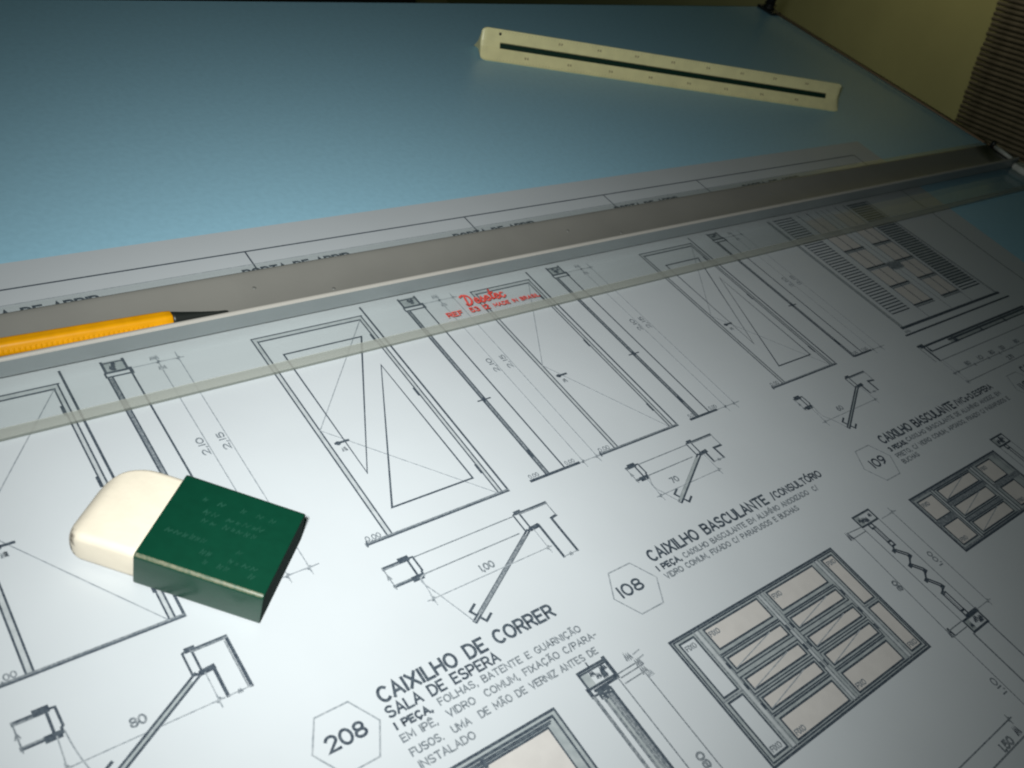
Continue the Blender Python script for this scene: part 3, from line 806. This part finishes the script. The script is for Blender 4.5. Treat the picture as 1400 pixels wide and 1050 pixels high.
for u in (452, 454): k.line([(u, 69), (u, -40)], .5, INK)
k.line([(447.4, 70.4), (447.4, -40)], .34, SOFT); k.line([(459.2, 70.4), (459.2, -40)], .34, SOFT)
k.build('window_section_drawing', sheet)

# ------------------------------------------------------------------ parallel ruler
ru = thing('parallel_ruler', 'long parallel ruler of clear acrylic with a grey pencil channel across the drawing', 'ruler', (0, 0, 0))
UL, UR = -340, 818
k = MB('blade')
k.face([(UL, 238.6, 3.6), (UR, 238.6, 3.6), (UR, 299.4, 3.6), (UL, 299.4, 3.6)])
k.face([(UL, 235.2, .6), (UL, 299.4, .6), (UR, 299.4, .6), (UR, 235.2, .6)])
k.face([(UL, 299.4, .6), (UL, 299.4, 3.6), (UR, 299.4, 3.6), (UR, 299.4, .6)])
k.face([(UR, 238.6, .6), (UR, 299.4, .6), (UR, 299.4, 3.6), (UR, 238.6, 3.6)])
k.build('blade', ru)
k = MB('bevel')
k.grid([[(u, v, z) for v, z in ((235.3, 2.1), (235.7, 2.45), (237.4, 3.25), (238.6, 3.6))] for u in (UR, UL)], 0, False, True)
k.build('bevelled_edge', ru)
k = MB('front')
k.grid([[(u, v, z) for v, z in ((235.6, .62), (235.3, 2.1))] for u in (UR, UL)], 0, False, True)
k.build('front_edge', ru)
k = MB('channel')
pf = [(264.2, 3.62), (264.2, 5.2), (265.8, 4.6), (268, 4.3), (271, 4.2), (274, 4.25), (277, 4.5), (280, 4.9), (283, 5.5), (286, 6.25), (288.6, 7.0), (290.2, 7.4), (290.9, 7.3), (291.2, 6.8), (291.2, 3.62)]
rows = [[(u, v, z) for v, z in pf] for u in [UR - 6 - (UR - 6 - UL) * i / 40 for i in range(41)]]
k.grid(rows, 0, True, False, True)
ch_o = k.build('pencil_channel', ru)
for p in ch_o.data.polygons: p.use_smooth = abs(p.normal.z) > .8
k = MB('lip', 'ridge')
k.grid([[(u, v, z) for v, z in [(264.15, 3.62), (262, 3.62), (262, 10.7)]] for u in (UL, UR - 6)], 0, False, False)
k.grid([[(u, v, z) for v, z in [(262, 10.7), (262.1, 11.2), (262.5, 11.65), (263.05, 11.8), (263.6, 11.65), (264.0, 11.2), (264.1, 10.7)]] for u in (UL, UR - 6)], 1, False, True)
k.grid([[(u, v, z) for v, z in [(264.1, 10.7), (264.15, 3.62)]] for u in (UL, UR - 6)], 0, False, False)
k.face([(UR - 6, 262, 3.62), (UR - 6, 264.15, 3.62), (UR - 6, 264.1, 10.7), (UR - 6, 263.05, 11.8), (UR - 6, 262, 10.7)])
k.build('channel_lip', ru)
for u, v in ((153.3, 282.0), (186.2, 273.4), (330, 281.8), (363, 273.4), (506, 281.8)):
    k = MB('rivet')
    k.grid([[(u + r * math.cos(2 * math.pi * j / 14), v + r * math.sin(2 * math.pi * j / 14), z + (5.3 if v > 278 else 4.25) - 4.42) for j in range(14)] for r, z in ((.85, 4.3), (.8, 4.6), (.45, 4.72), (.05, 4.75))], 0, True, True, False)
    k.build('rivet', ru)
k = MB('pale'); k.box(804, 816, 244.5, 261.4, 3.62, 8.5, 0, 1.2); k.build('end_cap', ru)
k = MB('pale'); k.tube((820.5, 270, 5.2), (823, 288, 5.6), 1.5, 1.9); k.build('cord_clip', ru)
k = MB('dark'); k.box(812.2, 827, 264.5, 292.5, 1.0, 3.4, 0, .8); k.build('end_plate', ru)
k = MB('dark'); k.tube((824, 291, 3.5), (824, 291, 9.5), 2.4, 2.0); k.build('knob', ru)
k = MB('cord')
for p, q in (((823.2, 288.4, 5.6), (829.6, 300, 2.2)), ((829.6, 300, 2.2), (829.6, 552, 2.2))): k.tube(p, q, .95, n=8)
k.build('cord', ru)

# red print on the blade
k = MB('red')
Z = 3.66
SPW = 1.0
BL = 246.0; SX = 3.7; SY = 6.0
script = {
    'D': (1.5, [[(.35, 0), (.55, 1.1)], arc(.45, .55, .75, .58, 100, -100, 10) + [(0.1, .15), (.3, -.05)], [(-.15, 1.0), (.3, 1.15)]]),
    'e': (.85, [[(.1, .28), (.6, .36)] + arc(.4, .3, .3, .3, 20, 300, 8) + [(.85, .2)]]),
    's': (.75, [[(0, .05), (.4, .6)] + arc(.38, .2, .25, .22, 60, -160, 6), [(.45, .02), (.75, .2)]]),
    't': (.7, [[(.2, .2), (.5, 1.25), (.3, .1), (.7, .15)], [(.1, .72), (.8, .8)]]),
    'c': (.8, [arc(.4, .3, .3, .3, 50, 310, 8) + [(.8, .2)]]),
}
cx = 239.2
for c in 'Desetec':
    wd, st = script[c]
    for pl in st:
        k.line([(cx + px * SX + py * SY * .12, BL + py * SY) for px, py in pl], .72 if c == 'D' else .62, 0, Z)
    cx += wd * SX * 1.0
cx = 240
text(k, 'REF', 226.4, 241.0, 2.7, 8.0, .42, 0, .0, z=Z)
text(k, '53 12', 239.0, 241.1, 2.8, 10.4, .45, 0, .0, z=Z)
text(k, 'MADE IN BRASIL', 252.4, 241.2, 2.1, 27.0, .34, 0, .0, z=Z)
k.build('printed_text', ru)

# ------------------------------------------------------------------ pencil in the channel
p0 = Vector((54.3, 271.8, 8.05)); p1 = Vector((113.4, 269.6, 8.05)); dv = (p1 - p0).normalized()
pc = thing('pencil', 'yellow pencil with a black pointed tip resting in the grey channel of the ruler', 'pencil', tuple(p1), math.atan2(dv.y, dv.x))
k = MB('yellow')
rows = []
for x, r in ((-165, 3.55), (-60, 3.55), (-22, 3.55), (-3, 3.5), (-.4, 3.35), (0, 3.1)):
    rows.append([(x, r * (1 + .045 * math.cos(6 * a)) * math.cos(a), r * (1 + .045 * math.cos(6 * a)) * math.sin(a)) for a in [2 * math.pi * j / 36 for j in range(36)]])
k.grid(rows, 0, True, True, True); k.build('barrel', pc)
k = MB('yellow')
for i in range(34):
    x = -66 + i * 1.75
    k.grid([[(x + dx, r * math.cos(a), r * math.sin(a)) for a in [math.radians(150 + 70 * j / 8) for j in range(9)]] for dx, r in ((-.35, 3.5), (-.2, 3.78), (.2, 3.78), (.35, 3.5))], 0, False, True)
k.build('grip_ridges', pc)
k = MB('lead')
rows = [[(x, r * math.cos(2 * math.pi * j / 24), r * math.sin(2 * math.pi * j / 24) - dz) for j in range(24)] for x, r, dz in ((.05, 3.05, 0), (1.2, 2.9, 0), (4, 2.45, .1), (12, 1.35, .3), (18.5, .62, .45), (21.5, .5, .5), (22.4, .2, .5))]
k.grid(rows, 0, True, True, True); k.build('tip', pc)

# ------------------------------------------------------------------ eraser
a = Vector((61.25, 166.19)); b = Vector((87.95, 136.93)); ex = (b - a).normalized(); ang = math.atan2(ex.y, ex.x)
ec = a + ex * 0; LEN = 39.6; WID = 34.9; HT = 14.2
er = thing('eraser', 'white rubber eraser with a worn rounded end in a dark green sleeve, on the drawing', 'eraser', (a.x, a.y, 0.28), ang)


def rrect(w0, w1, h0, h1, r, n=5):
    out = []
    for cx, cz, s0 in ((w1 - r, h1 - r, 0), (w0 + r, h1 - r, 90), (w0 + r, h0 + r, 180), (w1 - r, h0 + r, 270)):
        out += [(cx + r * math.cos(math.radians(s0 + 90 * i / n)), cz + r * math.sin(math.radians(s0 + 90 * i / n))) for i in range(n + 1)]
    return out


# sleeve: an open plastic tube with a wall
k = MB('sleeve')
def ring(x, off, r):
    return [(x, y, z) for y, z in rrect(off, WID - off, off, HT - off, r)]
k.grid([ring(LEN, .95, .8), ring(LEN, 0.12, 1.35), ring(LEN - .3, 0, 1.5), ring(LEN * .5, 0, 1.5), ring(.3, 0, 1.5), ring(0, 0.12, 1.35), ring(0, .8, .8), ring(3, .8, .8)], 0, True, False)

so = k.build('sleeve', er)
for p in so.data.polygons: p.use_smooth = True
k = MB('endshade')  # flat cap with the shade of the open end put into its colour
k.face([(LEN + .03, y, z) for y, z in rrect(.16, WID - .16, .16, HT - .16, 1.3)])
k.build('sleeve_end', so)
# worn print on the sleeve top (no longer legible)
k = MB('worn')
rnd = random.Random(3)
for row, (x0, x1, y) in enumerate(((9, 31, 26.5), (5, 34, 21.8), (12, 30, 18.6), (4, 33, 11.5), (8, 35, 7.6), (19, 35, 4.6))):
    x = x0
    while x < x1:
        wl = rnd.uniform(.8, 2.4)
        if rnd.random() < .62:
            hh = rnd.uniform(.9, 1.7)
            k.line([(x, y + rnd.uniform(-.2, .2)), (x + wl * .3, y + hh), (x + wl * .6, y + .1), (x + wl, y + hh * .8)], rnd.uniform(.22, .42), 0, HT + .02)
        x += wl + rnd.uniform(.3, 1.2)
k.build('worn_print', so)
k = MB('edgeglint')  # highlight along the sleeve's near top edge, put into the colour of a strip
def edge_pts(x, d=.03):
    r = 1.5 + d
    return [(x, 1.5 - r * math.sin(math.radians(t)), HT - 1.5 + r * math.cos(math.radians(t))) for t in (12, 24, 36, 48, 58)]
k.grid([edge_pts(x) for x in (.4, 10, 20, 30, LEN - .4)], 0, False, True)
k.build('edge_highlight', so)
# rubber body: rounded slab tapering to a worn, rounded end outside the sleeve
k = MB('rubber')
body = []
XE = -22.6                                   # worn end of the white part


def section_ring(x):
    far = 33.8 if x > -9 else 20 + 13.8 * math.sqrt(max(0, 1 - ((-9 - x) / 13.65) ** 2))
    near = 1.1 if x > -17.2 else 6.3 - 5.2 * math.sqrt(max(0, 1 - ((-17.2 - x) / 5.4) ** 2))
    e = max(0.0, min(1.0, (-17.5 - x) / (-17.5 - XE)))
    drop = 4.6 * (1 - math.sqrt(max(0, 1 - e * e)))
    top = HT - 1.1 - 1.3 * max(0, -x / 22) ** 2 - drop
    bot = .5 + drop * .7
    pts = rrect(near, far, bot, top, min(2.4 + 1.2 * e, (top - bot) * .48, (far - near) * .48))
    return [(x, y, z) for y, z in pts]


xs = [LEN - 1.2, 20, 0, -4, -7, -9.5, -11.5, -13.5, -15.5, -17, -18.3, -19.4, -20.3, -21, -21.6, -22.05, -22.35, -22.52, XE]
k.grid([section_ring(x) for x in xs], 0, True, True, True)
k.build('rubber', er)

# ------------------------------------------------------------------ triangular scale
sa = Vector((412.36, 479.58)); sb = Vector((703.96, 370.81)); sd = (sb - sa).normalized()
SL = 311.2; S = 22.6; SH = S * .866
ts = thing('triangular_scale', 'ivory triangular scale ruler with a dark green groove lying on the bare blue board', 'scale ruler', (sa.x, sa.y, 0.05), math.atan2(sd.y, sd.x))
V3 = [Vector((0, 0)), Vector((S, 0)), Vector((S / 2, SH))]       # y,z of the three ridges
CT = Vector((S / 2, SH / 3))


def star(groove, tip):
    """cross-section: three wings; groove 1 = open channel, 0 = filled flush; tip pulls the ridges in"""
    out = []
    V = [v + (CT - v).normalized() * tip for v in V3]
    order = [(0, 2), (2, 1), (1, 0)]
    for i0, i1 in order:
        A, B = V[i0], V[i1]; d = (B - A); L = d.length; d.normalize()
        n = Vector((d.y, -d.x))
        if n.dot(CT - (A + B) / 2) < 0: n = -n
        for f, dep in ((.03, .0), (.06, .45), (.30, 1.5), (.425, 1.9), (.43, 2.1 + 2.0 * groove), (.60, 2.1 + 2.0 * groove), (.605, 1.9), (.70, 1.5), (.94, .45), (.97, .0)):
            out.append(A + d * L * f + n * dep)
    return out


k = MB('ivory')
st = []
for x, g, tip in ((0, 0, 2.4), (.5, 0, 1.5), (1.6, 0, .6), (3.5, 0, 0), (14.0, 0, 0), (14.05, 1, 0), (SL - 13.05, 1, 0), (SL - 13, 0, 0), (SL - 3.5, 0, 0), (SL - 1.6, 0, .6), (SL - .5, 0, 1.5), (SL, 0, 2.4)):
    st.append([(x, p.x, p.y) for p in star(g, tip)])
k.grid(st, 0, True, False, True)
k.build('body', ts)
A, B = V3[0], V3[2]; d = (B - A).normalized(); n = Vector((d.y, -d.x))
if n.dot(CT - (A + B) / 2) < 0: n = -n
k = MB('green')
q = [A + d * S * f + n * dep for f, dep in ((.432, 4.0), (.432, 2.4), (.588, 2.4), (.588, 4.0))]
k.grid([[(x, p.x, p.y) for p in q] for x in (14.2, SL - 13.2)], 0, True, False, True)
k.build('colour_strip', ts)


def on_face(x, f, dep):
    """a point on the front face, dep = height off the sloping surface"""
    tb = [(0, 0), (.06, .45), (.30, 1.5), (.425, 1.9), (.605, 1.9), (.70, 1.5), (.94, .45), (1, 0)]
    for (f0, d0), (f1, d1) in zip(tb, tb[1:]):
        if f0 <= f <= f1: dd = d0 + (d1 - d0) * (f - f0) / (f1 - f0); break
    p = A + d * S * f + n * (dd - dep)
    return (x, p.x, p.y)


k = MB('fade')
rnd = random.Random(5)
for i in range(9):                              # worn figures along both wings
    for f, x in ((.20, 33 + i * 33.5), (.78, 58 + i * 31)):
        if x > SL - 12: continue
        for j in range(2):
            xx = x + j * 1.9
            k.face([on_face(xx, f, .05), on_face(xx + 1.1, f, .05), on_face(xx + 1.1, f + .07, .05), on_face(xx, f + .07, .05)])
wf = k.build('worn_figures', ts); wf['kind'] = 'stuff'
k = MB('fade')
for i in range(int((SL - 24) / 2.5)):
    x = 12 + i * 2.5
    for f0, f1 in ((.065, .11), (.885, .935)):
        k.face([on_face(x, f0, .04), on_face(x + .16, f0, .04), on_face(x + .16, f1, .04), on_face(x, f1, .04)])
wf = k.build('scale_ticks', ts); wf['kind'] = 'stuff'
k = MB('dot')
x, f = 13.2, .84
P = [on_face(x + 1.0 * math.cos(t), f + .045 * math.sin(t), .06) for t in [2 * math.pi * j / 12 for j in range(12)]]
k.face(P); k.build('printed_dot', ts)

# ------------------------------------------------------------------ lay everything on the tilted board
for o in BOARD:
    o.matrix_basis = TILT @ Matrix.Translation(o.location) @ o.rotation_euler.to_matrix().to_4x4()
